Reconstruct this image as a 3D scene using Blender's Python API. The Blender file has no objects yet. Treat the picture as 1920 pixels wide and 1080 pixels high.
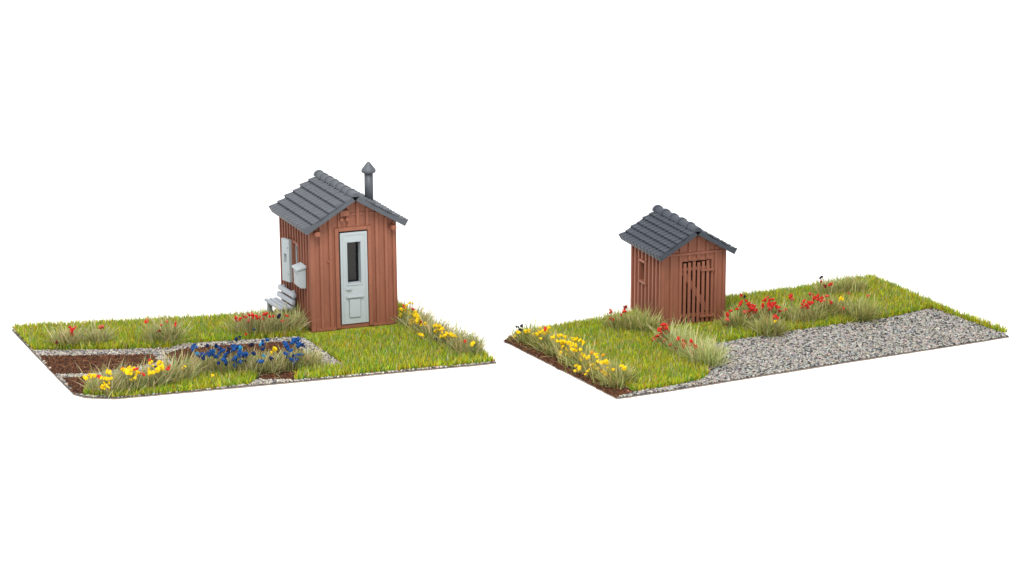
import bpy, bmesh, math, random
import numpy as np
from mathutils import Vector, Matrix

random.seed(7)
rng = np.random.default_rng(11)
sc = bpy.context.scene
COL = sc.collection

# ------------------------------------------------------------------ camera
F_PX = 5333.0
PITCH = math.radians(15.0)
DIST = F_PX / 83.0
cam_d = bpy.data.cameras.new('camera')
cam = bpy.data.objects.new('camera', cam_d)
COL.objects.link(cam)
CAM = Vector((0, -DIST * math.cos(PITCH), DIST * math.sin(PITCH)))
cam.location = CAM
cam.rotation_euler = (math.radians(90) - PITCH, 0, 0)
cam_d.sensor_width = 36.0
cam_d.lens = F_PX / 1920.0 * 36.0
cam_d.clip_start = 1.0
cam_d.clip_end = 2000.0
sc.camera = cam

# ------------------------------------------------------------------ light: white studio
w = bpy.data.worlds.new('World')
sc.world = w
w.use_nodes = True
bg = w.node_tree.nodes['Background']
bg.inputs['Color'].default_value = (1.0, 1.0, 1.0, 1)
bg.inputs['Strength'].default_value = 1.25


def area(name, loc, target, size, power, col=(1, 1, 1)):
    ld = bpy.data.lights.new(name, 'AREA')
    ld.shape = 'SQUARE'
    ld.size = size
    ld.energy = power
    ld.color = col
    o = bpy.data.objects.new(name, ld)
    COL.objects.link(o)
    o.location = loc
    d = Vector(target) - Vector(loc)
    o.rotation_euler = d.to_track_quat('-Z', 'Y').to_euler()
    return o


area('softbox', (-3, -18, 25), (0, -3, 0), 14, 8200, (1.0, 0.985, 0.96))

vs = sc.view_settings
vs.view_transform = 'Standard'
vs.look = 'None'
vs.exposure = 0.0
vs.gamma = 1.0
vs.use_curve_mapping = False
sc.cycles.max_bounces = 8
sc.cycles.transparent_max_bounces = 8
sc.cycles.use_denoising = True

# ------------------------------------------------------------------ survey helper: a spot seen in the photo -> a spot on the ground (or at height z)
FW = Vector((0, math.cos(PITCH), -math.sin(PITCH)))
RT = Vector((1, 0, 0))
UP = Vector((0, math.sin(PITCH), math.cos(PITCH)))


def ray(px, py):
    return FW + RT * ((px - 960) / F_PX) + UP * ((540 - py) / F_PX)


def spot(px, py, z=0.0):
    d = ray(px, py)
    t = (z - CAM.z) / d.z
    return CAM + d * t


def spot_y(px, py, y):
    d = ray(px, py)
    t = (y - CAM.y) / d.y
    return CAM + d * t


def poly(L, z=0.0):
    return [tuple(spot(a, b, z)[:2]) for a, b in L]


# ------------------------------------------------------------------ object helpers
def tag(o, label=None, cat=None, group=None, kind=None):
    if label: o['label'] = label
    if cat: o['category'] = cat
    if group: o['group'] = group
    if kind: o['kind'] = kind
    return o


def empty(name, loc=(0, 0, 0), rz=0.0):
    o = bpy.data.objects.new(name, None)
    o.empty_display_size = 0.2
    COL.objects.link(o)
    o.location = loc
    o.rotation_euler = (0, 0, rz)
    return o


def link(name, me, mats, parent=None):
    o = bpy.data.objects.new(name, me)
    for m in (mats if isinstance(mats, (list, tuple)) else [mats]):
        me.materials.append(m)
    COL.objects.link(o)
    if parent: o.parent = parent
    return o


def obj(name, bm, mats, parent=None, smooth=False, bevel=0.0):
    bmesh.ops.recalc_face_normals(bm, faces=bm.faces)
    if bevel > 0:
        es = [e for e in bm.edges if len(e.link_faces) == 2 and e.calc_face_angle(0) > 0.6]
        bmesh.ops.bevel(bm, geom=es, offset=bevel, segments=2, affect='EDGES', clamp_overlap=True)
    me = bpy.data.meshes.new(name)
    bm.to_mesh(me)
    bm.free()
    if smooth:
        for p in me.polygons: p.use_smooth = True
    return link(name, me, mats, parent)


def soften(bm, w_):
    bmesh.ops.recalc_face_normals(bm, faces=bm.faces)
    es = [e for e in bm.edges if len(e.link_faces) == 2 and e.calc_face_angle(0) > 0.6]
    bmesh.ops.bevel(bm, geom=es, offset=w_, segments=2, affect='EDGES', clamp_overlap=True)


def box(bm, x0, x1, y0, y1, z0, z1, M=None):
    vs_ = [bm.verts.new(M @ Vector(c) if M else c) for c in
           ((x0, y0, z0), (x1, y0, z0), (x1, y1, z0), (x0, y1, z0), (x0, y0, z1), (x1, y0, z1), (x1, y1, z1), (x0, y1, z1))]
    for f in ((0, 3, 2, 1), (4, 5, 6, 7), (0, 1, 5, 4), (1, 2, 6, 5), (2, 3, 7, 6), (3, 0, 4, 7)):
        bm.faces.new([vs_[i] for i in f])


def prism(bm, pts, o, ax, ay, n, th):
    """polygon pts in the plane o + a*ax + b*ay, thickened th along n"""
    o, ax, ay, n = Vector(o), Vector(ax), Vector(ay), Vector(n)
    a = [bm.verts.new(o + ax * p[0] + ay * p[1]) for p in pts]
    b = [bm.verts.new(o + ax * p[0] + ay * p[1] + n * th) for p in pts]
    fa = bm.faces.new(a)
    fb = bm.faces.new(b[::-1])
    k = len(pts)
    for i in range(k):
        j = (i + 1) % k
        bm.faces.new((a[j], a[i], b[i], b[j]))
    bmesh.ops.triangulate(bm, faces=[fa, fb])


def cyl(bm, p, q, r0, r1=None, n=16, caps=True):
    r1 = r0 if r1 is None else r1
    p, q = Vector(p), Vector(q)
    d = (q - p).normalized()
    s = d.orthogonal().normalized()
    t = d.cross(s)
    A = [bm.verts.new(p + (s * math.cos(2 * math.pi * i / n) + t * math.sin(2 * math.pi * i / n)) * r0) for i in range(n)]
    B = [bm.verts.new(q + (s * math.cos(2 * math.pi * i / n) + t * math.sin(2 * math.pi * i / n)) * r1) for i in range(n)]
    for i in range(n):
        j = (i + 1) % n
        bm.faces.new((A[i], A[j], B[j], B[i]))
    if caps:
        bm.faces.new(A[::-1])
        bm.faces.new(B)


def lathe(bm, c, prof, n=20):
    rings = []
    for r, z in prof:
        if r < 1e-5:
            rings.append([bm.verts.new((c[0], c[1], c[2] + z))])
        else:
            rings.append([bm.verts.new((c[0] + r * math.cos(2 * math.pi * i / n), c[1] + r * math.sin(2 * math.pi * i / n), c[2] + z)) for i in range(n)])
    for A, B in zip(rings, rings[1:]):
        for i in range(n):
            j = (i + 1) % n
            f = [A[i % len(A)], A[j % len(A)], B[j % len(B)], B[i % len(B)]]
            u = []
            for v in f:
                if v not in u: u.append(v)
            if len(u) > 2: bm.faces.new(u)


def np_mesh(name, V, sizes, idx, colors=None, smooth=False):
    """V (n,3); sizes = corners per face; idx = flat vertex indices"""
    me = bpy.data.meshes.new(name)
    V = np.asarray(V, np.float32)
    sizes = np.asarray(sizes, np.int32)
    idx = np.asarray(idx, np.int32)
    me.vertices.add(len(V))
    me.vertices.foreach_set('co', V.ravel())
    me.loops.add(len(idx))
    me.loops.foreach_set('vertex_index', idx)
    me.polygons.add(len(sizes))
    st = np.zeros(len(sizes), np.int32)
    st[1:] = np.cumsum(sizes)[:-1]
    me.polygons.foreach_set('loop_start', st)
    me.polygons.foreach_set('loop_total', sizes)
    if smooth:
        me.polygons.foreach_set('use_smooth', np.ones(len(sizes), bool))
    if colors is not None:
        at = me.color_attributes.new('tint', 'FLOAT_COLOR', 'POINT')
        at.data.foreach_set('color', np.asarray(colors, np.float32).ravel())
    me.update(calc_edges=True)
    me.validate()
    return me


def inside(P, pg):
    x, y = P[:, 0], P[:, 1]
    r = np.zeros(len(P), bool)
    n = len(pg)
    for i in range(n):
        x1, y1 = pg[i]
        x2, y2 = pg[(i + 1) % n]
        if y1 == y2: continue
        c = ((y1 > y) != (y2 > y)) & (x < (x2 - x1) * (y - y1) / (y2 - y1) + x1)
        r ^= c
    return r


def scatter(pg, dens, holes=()):
    A = np.array(pg)
    lo, hi = A.min(0), A.max(0)
    n = int(dens * (hi[0] - lo[0]) * (hi[1] - lo[1]))
    P = lo + rng.random((n, 2)) * (hi - lo)
    k = inside(P, pg)
    for h in holes: k &= ~inside(P, h)
    return P[k]


# ------------------------------------------------------------------ materials
def srgb(r, g, b):
    f = lambda c: (c / 255 / 12.92) if c / 255 <= 0.04045 else ((c / 255 + 0.055) / 1.055) ** 2.4
    return (f(r), f(g), f(b), 1)


def mat_painted(name, col, var=0.12, rough=0.55, bump=0.15, scale=6.0, stretch=(1, 1, 1), spec=0.35, fine=60.0):
    m = bpy.data.materials.new(name)
    m.use_nodes = True
    nt = m.node_tree
    N, L = nt.nodes, nt.links
    b = N['Principled BSDF']
    b.inputs['Roughness'].default_value = rough
    b.inputs['Specular IOR Level'].default_value = spec
    tc = N.new('ShaderNodeTexCoord')
    mp = N.new('ShaderNodeMapping')
    mp.inputs['Scale'].default_value = stretch
    L.new(tc.outputs['Object'], mp.inputs['Vector'])
    n1 = N.new('ShaderNodeTexNoise')
    n1.inputs['Scale'].default_value = scale
    n1.inputs['Detail'].default_value = 5
    n2 = N.new('ShaderNodeTexNoise')
    n2.inputs['Scale'].default_value = fine
    n2.inputs['Detail'].default_value = 3
    L.new(mp.outputs['Vector'], n1.inputs['Vector'])
    L.new(mp.outputs['Vector'], n2.inputs['Vector'])
    ad = N.new('ShaderNodeMath')
    ad.operation = 'ADD'
    L.new(n1.outputs['Fac'], ad.inputs[0])
    L.new(n2.outputs['Fac'], ad.inputs[1])
    mr = N.new('ShaderNodeMapRange')
    mr.inputs['From Min'].default_value = 0.6
    mr.inputs['From Max'].default_value = 1.4
    mr.inputs['To Min'].default_value = 1 - var
    mr.inputs['To Max'].default_value = 1 + var
    L.new(ad.outputs[0], mr.inputs['Value'])
    mx = N.new('ShaderNodeMix')
    mx.data_type = 'RGBA'
    mx.blend_type = 'MULTIPLY'
    mx.inputs['Factor'].default_value = 1
    mx.inputs['A'].default_value = col
    L.new(mr.outputs[0], mx.inputs['B'])
    L.new(mx.outputs['Result'], b.inputs['Base Color'])
    bp = N.new('ShaderNodeBump')
    bp.inputs['Strength'].default_value = bump
    bp.inputs['Distance'].default_value = 0.01
    L.new(ad.outputs[0], bp.inputs['Height'])
    L.new(bp.outputs['Normal'], b.inputs['Normal'])
    return m


def mat_tint(name, rough=0.7, trans=0.0, spec=0.2):
    m = bpy.data.materials.new(name)
    m.use_nodes = True
    N, L = m.node_tree.nodes, m.node_tree.links
    b = N['Principled BSDF']
    b.inputs['Roughness'].default_value = rough
    b.inputs['Specular IOR Level'].default_value = spec
    a = N.new('ShaderNodeAttribute')
    a.attribute_name = 'tint'
    L.new(a.outputs['Color'], b.inputs['Base Color'])
    if trans > 0:
        t = N.new('ShaderNodeBsdfTranslucent')
        L.new(a.outputs['Color'], t.inputs['Color'])
        mx = N.new('ShaderNodeMixShader')
        mx.inputs[0].default_value = trans
        L.new(b.outputs[0], mx.inputs[1])
        L.new(t.outputs[0], mx.inputs[2])
        L.new(mx.outputs[0], N['Material Output'].inputs['Surface'])
    return m


def mat_glass(name):
    m = bpy.data.materials.new(name)
    m.use_nodes = True
    N, L = m.node_tree.nodes, m.node_tree.links
    out = N['Material Output']
    N.remove(N['Principled BSDF'])
    tr = N.new('ShaderNodeBsdfTransparent')
    tr.inputs['Color'].default_value = (0.28, 0.25, 0.18, 1)
    gl = N.new('ShaderNodeBsdfGlossy')
    gl.inputs['Roughness'].default_value = 0.12
    mx = N.new('ShaderNodeMixShader')
    mx.inputs[0].default_value = 0.035
    L.new(tr.outputs[0], mx.inputs[1])
    L.new(gl.outputs[0], mx.inputs[2])
    L.new(mx.outputs[0], out.inputs['Surface'])
    return m


M_WALL = mat_painted('red_brown_boards', (0.250, 0.091, 0.053, 1), var=0.22, rough=0.6, bump=0.25, scale=2.5, stretch=(3, 3, 0.6), fine=35)
M_ROOF = mat_painted('slate_grey_tiles', (0.060, 0.069, 0.083, 1), var=0.16, rough=0.5, bump=0.2, scale=4, fine=40, spec=0.5)
M_ROOF_DARK = mat_painted('dark_slate_tiles', (0.036, 0.044, 0.058, 1), var=0.16, rough=0.55, bump=0.2, scale=4, fine=40, spec=0.4)
M_GREY = mat_painted('pale_grey_paint', (0.375, 0.42, 0.438, 1), var=0.05, rough=0.5, bump=0.1, scale=4, fine=40)
M_BENCH = mat_painted('bench_grey_paint', (0.345, 0.372, 0.41, 1), var=0.06, rough=0.5, bump=0.1, scale=4, fine=40)
M_DARK = mat_painted('dark_interior', (0.03, 0.025, 0.02, 1), var=0.1, rough=0.8, bump=0)
M_PANE = mat_glass('dark_pane')
M_TABLE = mat_painted('white_table', (0.93, 0.93, 0.93, 1), var=0.01, rough=0.8, bump=0.0, spec=0.1)
M_MAT = mat_painted('mat_card', (0.26, 0.21, 0.17, 1), var=0.35, rough=0.8, bump=0.3, scale=8, fine=40, spec=0.1)
M_TURF = mat_painted('turf_base', (0.22, 0.21, 0.03, 1), var=0.4, rough=0.9, bump=0.5, scale=10, fine=50, spec=0.05)
M_SOIL = mat_painted('brown_soil', (0.075, 0.030, 0.016, 1), var=0.5, rough=0.9, bump=0.8, scale=12, fine=50, spec=0.1)
M_GRIT = mat_painted('grey_grit', (0.13, 0.12, 0.115, 1), var=0.4, rough=0.9, bump=0.8, scale=14, fine=50, spec=0.1)
M_BLADE = mat_tint('grass_fibre', 0.6, 0.4, 0.25)
M_STONE = mat_tint('stone_chips', 0.75, 0, 0.25)
M_CRUMB = mat_tint('soil_crumbs', 0.85, 0, 0.15)
M_STRAW = mat_tint('straw_fibre', 0.55, 0.35, 0.25)


def mat_flower(name, col, var=0.25):
    m = mat_painted(name, col, var=var, rough=0.75, bump=0.6, scale=18, fine=60, spec=0.15)
    return m


FL = {
    'R': mat_flower('red_foam', (0.50, 0.022, 0.016, 1)),
    'P': mat_flower('faded_red_foam', (0.50, 0.09, 0.06, 1)),
    'Y': mat_flower('yellow_foam', (0.70, 0.47, 0.006, 1), 0.10),
    'O': mat_flower('orange_foam', (0.65, 0.25, 0.008, 1), 0.15),
    'D': mat_flower('dark_red_foam', (0.16, 0.012, 0.015, 1)),
    'N': mat_flower('navy_foam', (0.010, 0.010, 0.030, 1)),
    'B': mat_flower('blue_foam', (0.008, 0.055, 0.20, 1)),
    'K': mat_flower('deep_blue_foam', (0.007, 0.020, 0.085, 1)),
    'C': mat_flower('cyan_foam', (0.008, 0.15, 0.30, 1)),
    'W': mat_flower('white_flake', (0.65, 0.62, 0.55, 1), 0.05),
}
FNAME = {'R': 'red', 'P': 'faded red', 'Y': 'yellow', 'O': 'orange', 'D': 'dark red', 'N': 'black-blue', 'B': 'blue', 'K': 'deep blue', 'C': 'cyan', 'W': 'white'}
M_STEM = mat_painted('stem_fibre', (0.22, 0.21, 0.09, 1), var=0.2, rough=0.7, bump=0)

# ------------------------------------------------------------------ the table
T = 0.036                                   # thickness of the two scenic mats
bm = bmesh.new()
box(bm, -400, 400, -300, 500, -T - 0.5, -T)
tag(obj('table_surface', bm, M_TABLE), kind='structure')

# ------------------------------------------------------------------ hut and shed placement
HX, HY, HYAW, HW, HD, HH, HR, HSO, HFO = -4.238, -3.657, 0.375, 1.871, 2.161, 2.173, 0.649, 0.159, 0.239
SX, SY, SYAW, SW, SD, SH, SR, SSO, SFO = 3.213, -3.246, 0.375, 1.467, 1.55, 1.513, 0.507, 0.132, 0.211


def foot(x, y, yaw, w_, d_, g=0.10):
    c, s = math.cos(yaw), math.sin(yaw)
    return [(x + u * c - v * s, y + u * s + v * c) for u, v in ((-g, -g), (w_ + g, -g), (w_ + g, d_ + g), (-g, d_ + g))]


FOOT_H = foot(HX, HY, HYAW, HW, HD)
FOOT_S = foot(SX, SY, SYAW, SW, SD)

# ------------------------------------------------------------------ mats and their zones (outlines surveyed from the photo, base of each edge)
MAT_A = poly([(22, 617), (60, 658), (100, 699), (138, 738), (160, 744), (216, 746), (340, 735), (480, 722), (640, 707), (800, 692), (905, 682), (931, 679), (880, 650), (820, 612), (757, 577), (747, 570), (700, 562), (560, 571), (515, 587), (400, 597), (200, 607)])
LAWN_A = poly([(24, 616), (62, 657), (200, 656), (315, 653), (345, 645), (461, 638), (560, 632), (578, 638), (612, 662), (650, 688), (563, 694), (552, 713), (640, 705), (800, 690), (900, 681), (929, 678.5), (755, 578), (746, 572), (700, 564), (560, 573), (512, 590), (420, 597)])
LAWN_A2 = poly([(158, 741), (215, 745), (340, 734.5), (465, 721), (483, 710), (466, 702), (370, 708), (300, 714), (165, 722)])
SOIL_A1 = poly([(74, 668), (289, 665), (296, 680), (240, 692), (165, 702), (105, 702)])
SOIL_A2 = poly([(117, 709), (200, 705), (200, 726), (160, 741), (139, 737)])
SOIL_A3 = poly([(309, 665), (345, 654), (437, 647), (545, 641), (585, 672), (562, 692), (554, 712), (490, 712), (466, 701), (370, 707), (335, 700), (322, 680)])
MAT_B = poly([(947, 639), (1000, 666), (1060, 696), (1157, 746), (1240, 734), (1400, 708), (1600, 676), (1800, 645), (1892, 630), (1800, 590), (1700, 547), (1636, 520), (1500, 541), (1345, 562), (1205, 580), (1165, 593), (953, 630)])
LAWN_B = poly([(985, 631), (1040, 660), (1110, 697), (1190, 735), (1260, 724), (1318, 711), (1328, 702), (1312, 665), (1330, 647), (1400, 635), (1473, 623), (1570, 609), (1657, 598), (1745, 579), (1757, 581), (1875, 624), (1889, 623), (1800, 592), (1635, 522), (1500, 543), (1345, 564), (1205, 582), (1165, 595), (957, 630)])
SOIL_B = poly([(946.5, 639), (1000, 666), (1060, 696), (1156, 745), (1166, 742), (1190, 736), (1110, 698), (1040, 661), (990, 633), (957, 631)])


def sheet(name, pg, z, m, z0=None):
    bm = bmesh.new()
    if z0 is None:
        f = bm.faces.new([bm.verts.new((x, y, z)) for x, y in pg])
        bmesh.ops.triangulate(bm, faces=[f])
        bmesh.ops.recalc_face_normals(bm, faces=bm.faces)
        if sum(f.normal.z for f in bm.faces) < 0:
            bmesh.ops.reverse_faces(bm, faces=bm.faces)
        me = bpy.data.meshes.new(name)
        bm.to_mesh(me)
        bm.free()
        o = link(name, me, m)
    else:
        prism(bm, pg, (0, 0, z0), (1, 0, 0), (0, 1, 0), (0, 0, 1), z - z0)
        o = obj(name, bm, m)
    return tag(o, kind='structure')


def ragged(pg, amp=0.02, step=0.12):
    out = []
    n = len(pg)
    for i in range(n):
        a, b = np.array(pg[i]), np.array(pg[(i + 1) % n])
        k = max(1, int(np.linalg.norm(b - a) / step))
        for j in range(k):
            out.append(tuple(a + (b - a) * j / k + rng.normal(0, amp, 2)))
    return out


sheet('ground', ragged(MAT_A, 0.006, 0.3), -0.012, M_MAT, -T + 0.001)
sheet('ground', ragged(MAT_B, 0.006, 0.3), -0.012, M_MAT, -T + 0.001)
sheet('path', MAT_A, -0.006, M_GRIT)
sheet('path', MAT_B, -0.006, M_GRIT)
for pg in (LAWN_A, LAWN_A2, LAWN_B):
    sheet('turf', ragged(pg), 0.004, M_TURF)
for pg in (SOIL_A1, SOIL_A2, SOIL_A3, SOIL_B):
    sheet('soil_bed', ragged(pg), 0.0, M_SOIL)


# ------------------------------------------------------------------ fibres, chips and crumbs
def pick(n, pal):
    c = np.array([p[1:] for p in pal])
    pr = np.array([p[0] for p in pal], float)
    k = rng.choice(len(pal), n, p=pr / pr.sum())
    col = c[k] * (1 + rng.normal(0, 0.16, (n, 1))) * (1 + rng.normal(0, 0.06, (n, 3)))
    return np.clip(col, 0.004, 0.95)


def fibres(name, B, length, width, lean, droop, cols, az=None, segs=2):
    """B (n,3) roots; length, width, lean (radians from upright), droop arrays; one bent tapering ribbon each"""
    n = len(B)
    az = rng.random(n) * 2 * math.pi if az is None else az
    H = np.stack([np.cos(az), np.sin(az), np.zeros(n)], 1)
    wa = az + math.pi / 2 + rng.normal(0, 0.6, n)
    W = np.stack([np.cos(wa), np.sin(wa), np.zeros(n)], 1)
    rows = []
    P = B.copy()
    for s in range(segs + 1):
        f = s / segs
        wd = (width * (1 - 0.25 * f) * 0.5)[:, None]
        if s < segs:
            rows += [P - W * wd, P + W * wd]
            th = lean + droop * (f + 0.5 / segs)
            st = (length / segs)[:, None]
            P = P + st * (H * np.sin(th)[:, None] + np.array([0, 0, 1.0]) * np.cos(th)[:, None])
        else:
            rows.append(P)
    k = 2 * segs + 1
    V = np.stack(rows, 1).reshape(-1, 3)
    b = (np.arange(n) * k)[:, None]
    fl = []
    pat = []
    for s in range(segs):
        i = 2 * s
        if s < segs - 1:
            fl += [i, i + 1, i + 3, i + 2]
            pat.append(4)
        else:
            fl += [i, i + 1, i + 2]
            pat.append(3)
    idx = (b + np.array(fl)[None]).ravel()
    C = np.repeat(np.concatenate([cols, np.ones((n, 1))], 1), k, axis=0)
    return np_mesh(name, V, np.tile(pat, n), idx, C)


STRAW = [(28, .38, .35, .14), (22, .46, .42, .22), (18, .25, .29, .085), (14, .14, .20, .05), (11, .58, .51, .32), (8, .46, .32, .17), (5, .30, .36, .17)]
GRASS = [(27, .42, .51, .028), (20, .54, .57, .035), (19, .25, .41, .028), (13, .13, .33, .065), (11, .62, .51, .02), (5, .60, .36, .025), (3, .45, .19, .04), (4, .58, .58, .18)]


def lawn(name, pgs, holes, dens, lo=.10, hi=.17):
    P = np.concatenate([scatter(pg, dens, holes) for pg in pgs])
    # soft patches of hue: move dice so neighbours agree a little
    n = len(P)
    col = pick(n, GRASS)
    q = np.sin(P[:, 0] * 2.3 + 1.1 * np.sin(P[:, 1] * 3.1)) * np.sin(P[:, 1] * 2.9 + 1.7 * np.sin(P[:, 0] * 1.9))
    col *= 1 + 0.13 * q[:, None] * np.array([1.0, 0.2, 0.2])
    B = np.concatenate([P, np.full((n, 1), 0.003)], 1)
    L = rng.uniform(lo, hi, n) * rng.choice([.7, 1, 1.15], n)
    hair = rng.random(n) < .05
    # turf trodden down along the huts' front walls
    for (x0, y0, yw, ww, low) in ((HX, HY, HYAW, HW, .18), (SX, SY, SYAW, SW, .5)):
        c, s_ = math.cos(yw), math.sin(yw)
        u = (P[:, 0] - x0) * c + (P[:, 1] - y0) * s_
        v = -(P[:, 0] - x0) * s_ + (P[:, 1] - y0) * c
        near = (u > -.35) & (u < ww + .25) & (v < .1)
        L = np.where(near, L * np.clip(-v / .75, low, 1), L)
        hair &= ~(near & (v > -.6))
    L = np.where(hair, rng.uniform(.18, .30, n), L)
    col = np.where(hair[:, None], pick(n, STRAW), col)
    me = fibres(name, B, L, np.where(hair, .013, .021), np.abs(rng.normal(0.22, .32, n)), rng.normal(.25, .35, n), col)
    return tag(link(name, me, M_BLADE), kind='stuff')


lawn('grass', [LAWN_A, LAWN_A2], [FOOT_H], 2400)
lawn('grass', [LAWN_B], [FOOT_S], 2400)

ICO = np.array([(0, 0, -1), (.724, -.526, -.447), (-.276, -.851, -.447), (-.894, 0, -.447), (-.276, .851, -.447), (.724, .526, -.447),
                (.276, -.851, .447), (-.724, -.526, .447), (-.724, .526, .447), (.276, .851, .447), (.894, 0, .447), (0, 0, 1)])
ICOF = np.array([(0, 2, 1), (1, 5, 0), (0, 3, 2), (0, 4, 3), (0, 5, 4), (1, 10, 5), (2, 6, 1), (3, 7, 2), (4, 8, 3), (5, 9, 4),
                 (1, 6, 10), (2, 7, 6), (3, 8, 7), (4, 9, 8), (5, 10, 9), (6, 11, 10), (7, 11, 6), (8, 11, 7), (9, 11, 8), (10, 11, 9)])
OCT = np.array([(1, 0, 0), (-1, 0, 0), (0, 1, 0), (0, -1, 0), (0, 0, 1), (0, 0, -1.0)])
OCTF = np.array([(0, 2, 4), (2, 1, 4), (1, 3, 4), (3, 0, 4), (2, 0, 5), (1, 2, 5), (3, 1, 5), (0, 3, 5)])


def chips(name, P, size, pal, mat, base, faces, flat=0.65, z=0.0):
    n = len(P)
    k = len(base)
    V = base[None] * (1 + rng.normal(0, .28, (n, k, 3)))
    V *= (size[:, None] * rng.uniform(.6, 1.3, (n, 3)))[:, None, :]
    # random turn
    A = rng.normal(0, 1, (n, 4))
    A /= np.linalg.norm(A, axis=1)[:, None]
    a, b, c, d = A.T
    R = np.stack([np.stack([1 - 2 * (c * c + d * d), 2 * (b * c - d * a), 2 * (b * d + c * a)], -1),
                  np.stack([2 * (b * c + d * a), 1 - 2 * (b * b + d * d), 2 * (c * d - b * a)], -1),
                  np.stack([2 * (b * d - c * a), 2 * (c * d + b * a), 1 - 2 * (b * b + c * c)], -1)], 1)
    V = np.einsum('nij,nkj->nki', R, V)
    V[:, :, 2] *= flat
    V[:, :, 0] += P[:, 0:1]
    V[:, :, 1] += P[:, 1:2]
    V[:, :, 2] += (z + size * .25)[:, None]
    idx = (np.arange(n) * k)[:, None, None] + faces[None]
    C = np.repeat(np.concatenate([pick(n, pal), np.ones((n, 1))], 1), k, axis=0)
    me = np_mesh(name, V.reshape(-1, 3), np.full(n * len(faces), 3), idx.ravel(), C)
    return tag(link(name, me, mat), kind='stuff')


STONE = [(28, .335, .322, .298), (20, .23, .22, .208), (12, .42, .395, .36), (12, .34, .27, .235), (8, .28, .24, .18), (17, .04, .037, .04), (12, .09, .086, .095), (4, .36, .33, .25), (8, .25, .29, .28)]
STONE_W = [(26, .36, .335, .295), (18, .45, .42, .37), (16, .26, .24, .21), (12, .34, .28, .22), (16, .07, .065, .08), (10, .15, .14, .15)]
SOILC = [(30, .092, .036, .018), (20, .135, .053, .023), (18, .040, .018, .011), (7, .17, .075, .035), (8, .070, .03, .022), (2, .26, .15, .09), (3, .08, .06, .025)]


def inset(pg, g):
    c = np.mean(np.array(pg), 0)
    return [tuple(np.array(p) + (c - np.array(p)) / np.linalg.norm(c - np.array(p)) * g) for p in pg]


P = scatter(inset(MAT_A, .02), 1200, [LAWN_A, LAWN_A2, SOIL_A1, SOIL_A2, SOIL_A3, FOOT_H])
chips('gravel', P, rng.uniform(.015, .031, len(P)), STONE_W, M_STONE, ICO, ICOF)
P = scatter(inset(MAT_B, .02), 1150, [LAWN_B, SOIL_B, FOOT_S])
chips('gravel', P, rng.uniform(.016, .034, len(P)), STONE, M_STONE, ICO, ICOF)
P = np.concatenate([scatter(g, 1500, [FOOT_H]) for g in (SOIL_A1, SOIL_A2, SOIL_A3)])
P += rng.normal(0, .015, P.shape)
chips('soil', P, rng.uniform(.014, .034, len(P)), SOILC, M_CRUMB, OCT, OCTF)
P = scatter(SOIL_B, 1500)
chips('soil', P, rng.uniform(.014, .034, len(P)), SOILC, M_CRUMB, OCT, OCTF)


# ------------------------------------------------------------------ tiled roof
def roof_slope(bm, p0, es, dn, nn, L, S, cols, rows, roll, lift, stagger, flat=1.0, slab=0.07):
    """p0 = top corner (ridge end) of the slab's underside, es = along the ridge, dn = down the slope, nn = outward normal"""
    per = 8
    ns = cols * per
    ts = []
    for r in range(rows):
        ts += [(r, 0.0), (r, 0.5), (r, 0.86), (r, 0.97), (r, 0.999)]
    top = []
    jit = [[random.uniform(-1, 1) for _ in range(cols + 2)] for _ in range(rows)]
    for r, f in ts:
        row = []
        for i in range(ns + 1):
            PH = (0, .07, .13, .28, .5, .72, .87, .93)
            HT = (0, 0, .72, .93, 1, .93, .72, 0)
            q = i + (4 if (stagger and r % 2) else 0)
            c = q // per
            ph = PH[q % per]
            pr = HT[q % per]
            along = min(max((c + ph - (PH[4] if (stagger and r % 2) else 0)) / cols, 0), 1)
            j = jit[r][min(cols + 1, int(c))]
            end = 0.75 if f > 0.98 else 1.0
            h = slab + lift * (0.15 + 0.85 * f) * (1 + .12 * j) * end + roll * pr * (0.55 + 0.45 * f) * end
            tt = (r + f) / rows
            if f > 0.9: tt -= (1 - pr) * 0.035 / rows * 4
            tt = min(tt, 1.0)
            row.append(bm.verts.new(p0 + es * (L * along) + dn * (S * tt) + nn * h))
        top.append(row)
    for a, b in zip(top, top[1:]):
        for i in range(ns):
            bm.faces.new((a[i], b[i], b[i + 1], a[i + 1]))
    # underside and edges
    bot = [[bm.verts.new(p0 + es * (L * i / ns) + dn * (S * t)) for i in range(ns + 1)] for t in (0, 1)]
    bm.faces.new((bot[0][0], bot[0][ns], bot[1][ns], bot[1][0]))
    for i in range(ns):
        bm.faces.new((top[-1][i], bot[1][i], bot[1][i + 1], top[-1][i + 1]))
        bm.faces.new((top[0][i], top[0][i + 1], bot[0][i + 1], bot[0][i]))
    for s in (0, ns):
        for k in range(len(top) - 1):
            q = lambda m: bot[0][s].co.lerp(bot[1][s].co, 0) if False else None
        col = [top[k][s] for k in range(len(top))]
        # smooth barge face: fan between the slab's edge and the tile ends
        bm.faces.new([bot[0][s], bot[1][s]] + col[::-1])


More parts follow.
